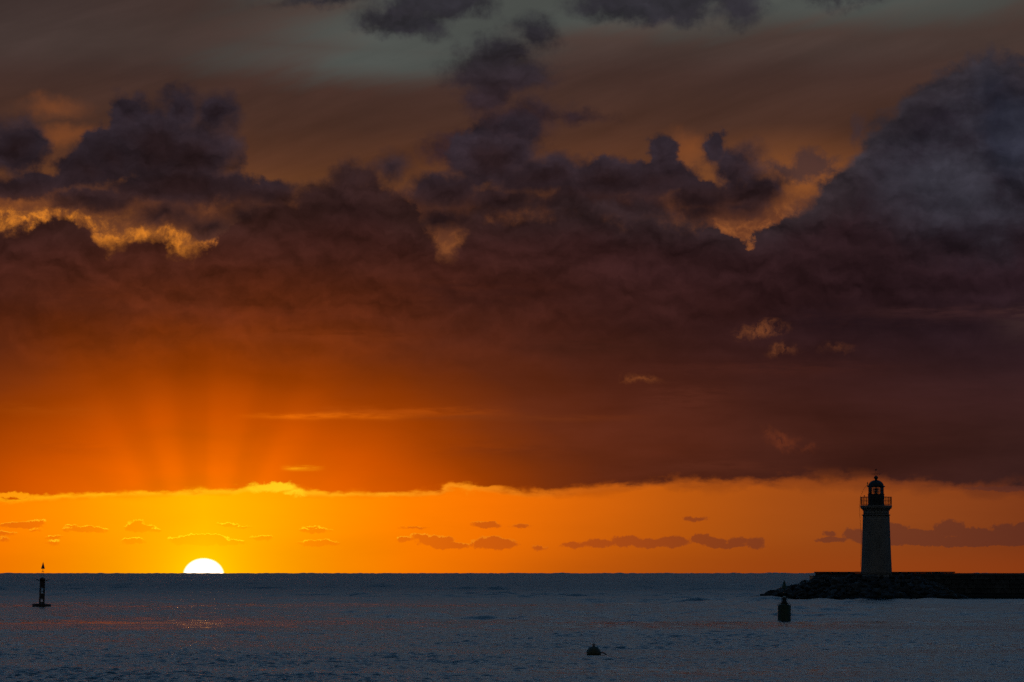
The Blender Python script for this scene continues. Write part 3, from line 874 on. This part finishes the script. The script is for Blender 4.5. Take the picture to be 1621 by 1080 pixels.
link('lantern', lathe([(.09, u(915.0)), (.10, u(914.6)), (.11, u(913.4)), (.08, u(912.9)), (.03, u(912.6))], 14), M_LENS, b1, smooth=True)
for sx_ in (-.09, .09):
    link('rod', tube((sx_, 0, u(915)), (sx_ * .8, 0, u(904.6)), .011, 6), M_BUOYD, b1)
link('collar', lathe([(.11, u(905.0)), (.11, u(904.2))], 12), M_BUOYD, b1)
link('topmark_stem', tube((0, 0, u(905)), (0, 0, u(899)), .022, 6), M_BUOYD, b1)
link('topmark_cone', lathe([(.185, u(900.4)), (.185, u(900.0)), (.004, u(889.4))], 20), M_BUOYD, b1)

# ------------------------------------------------------------------ green buoy in front of the breakwater
d = dist_of(982.2); k_ = FPX / d
b2 = thing('green_buoy', 'green drum-shaped buoy with pointed cone on top, floating in front of the boulder tip', 'buoy', place(1241.2, d, sea_drop(d)), (0, math.radians(.3), .6))
def u(y): return (982.2 - y) / k_
link('hull', lathe([(.44, -.4), (.465, -.3), (.468, 0), (.468, u(959.0)), (.455, u(958.3)), (.37, u(957.3)), (.35, u(956.6))], 36), M_GREEN, b2)
link('neck', lathe([(.28, u(956.4)), (.24, u(955.4)), (.24, u(954.6))], 20), M_GREEN, b2)
link('deck_ring', lathe([(.30, u(955.1)), (.42, u(955.1)), (.42, u(954.0)), (.30, u(954.0))], 28), M_GREEN, b2)
for k in range(4):
    a = math.pi / 2 * k + .12
    p = Vector((.28 * math.cos(a), .28 * math.sin(a), u(954.2)))
    link('cage_post', path([p, p * 1.0 + Vector((0, 0, u(949.0) - u(954.2))), Vector((.275 * math.cos(a), .275 * math.sin(a), u(944.6)))], .016, 6), M_GREEN, b2)
link('cage_hoop', ring(.277, .015, u(944.8), 24, 6), M_GREEN, b2)
link('lamp_housing', lathe([(.17, u(954.2)), (.18, u(952)), (.15, u(950.5)), (.16, u(947.0)), (.13, u(946.0))], 18), M_IRON, b2)
link('lamp', lathe([(.10, u(946.2)), (.115, u(945.4)), (.10, u(944.2)), (.05, u(943.4))], 16), M_LENS, b2, smooth=True)
link('topmark_stem', tube((0, 0, u(943.6)), (0, 0, u(929.0)), .018, 6), M_GREEN, b2)
link('topmark_cone', lathe([(.215, u(931.6)), (.215, u(931.0)), (.006, u(917.8))], 24), M_GREEN, b2)
for sg in (-1, 1):
    e = ring(.055, .014, 0, 14, 6)
    bmesh.ops.rotate(e, verts=e.verts, cent=(0, 0, 0), matrix=Matrix.Rotation(math.pi / 2, 3, 'X'))
    link('lifting_eye', e, M_GREEN, b2, (sg * .44 * math.cos(-.6), sg * .44 * math.sin(-.6), u(957.6)))

# ------------------------------------------------------------------ round mooring buoy in the foreground
d = dist_of(1036.0); k_ = FPX / d
b3 = thing('mooring_buoy', 'small round dark buoy half sunk in open water, stubby ring on top', 'buoy', place(939.8, d, .05), (0, 0, .2))
link('ball', lathe([(.312 * math.cos(t), .0 + .31 * math.sin(t)) for t in np.linspace(-1.45, 1.42, 20)], 36), M_YELL, b3, smooth=True)
link('stub', lathe([(.07, .28), (.055, .33), (.05, .345)], 12), M_IRON, b3)
e = ring(.045, .022, 0, 14, 8)
bmesh.ops.rotate(e, verts=e.verts, cent=(0, 0, 0), matrix=Matrix.Rotation(math.pi / 2, 3, 'X'))
link('ring', e, M_IRON, b3, (.01, 0, .365), (0, .3, .4))
link('shackle', box((-.035, 0, .365), (.05, .05, .05), bev=.012), M_IRON, b3)
link('rope', path([(.27, .02, .05), (.33, -.02, .045), (.38, -.05, .03), (.43, -.06, .015), (.49, -.05, -.02), (.56, -.04, -.08)], .024, 8), M_ROPE, b3, smooth=True)
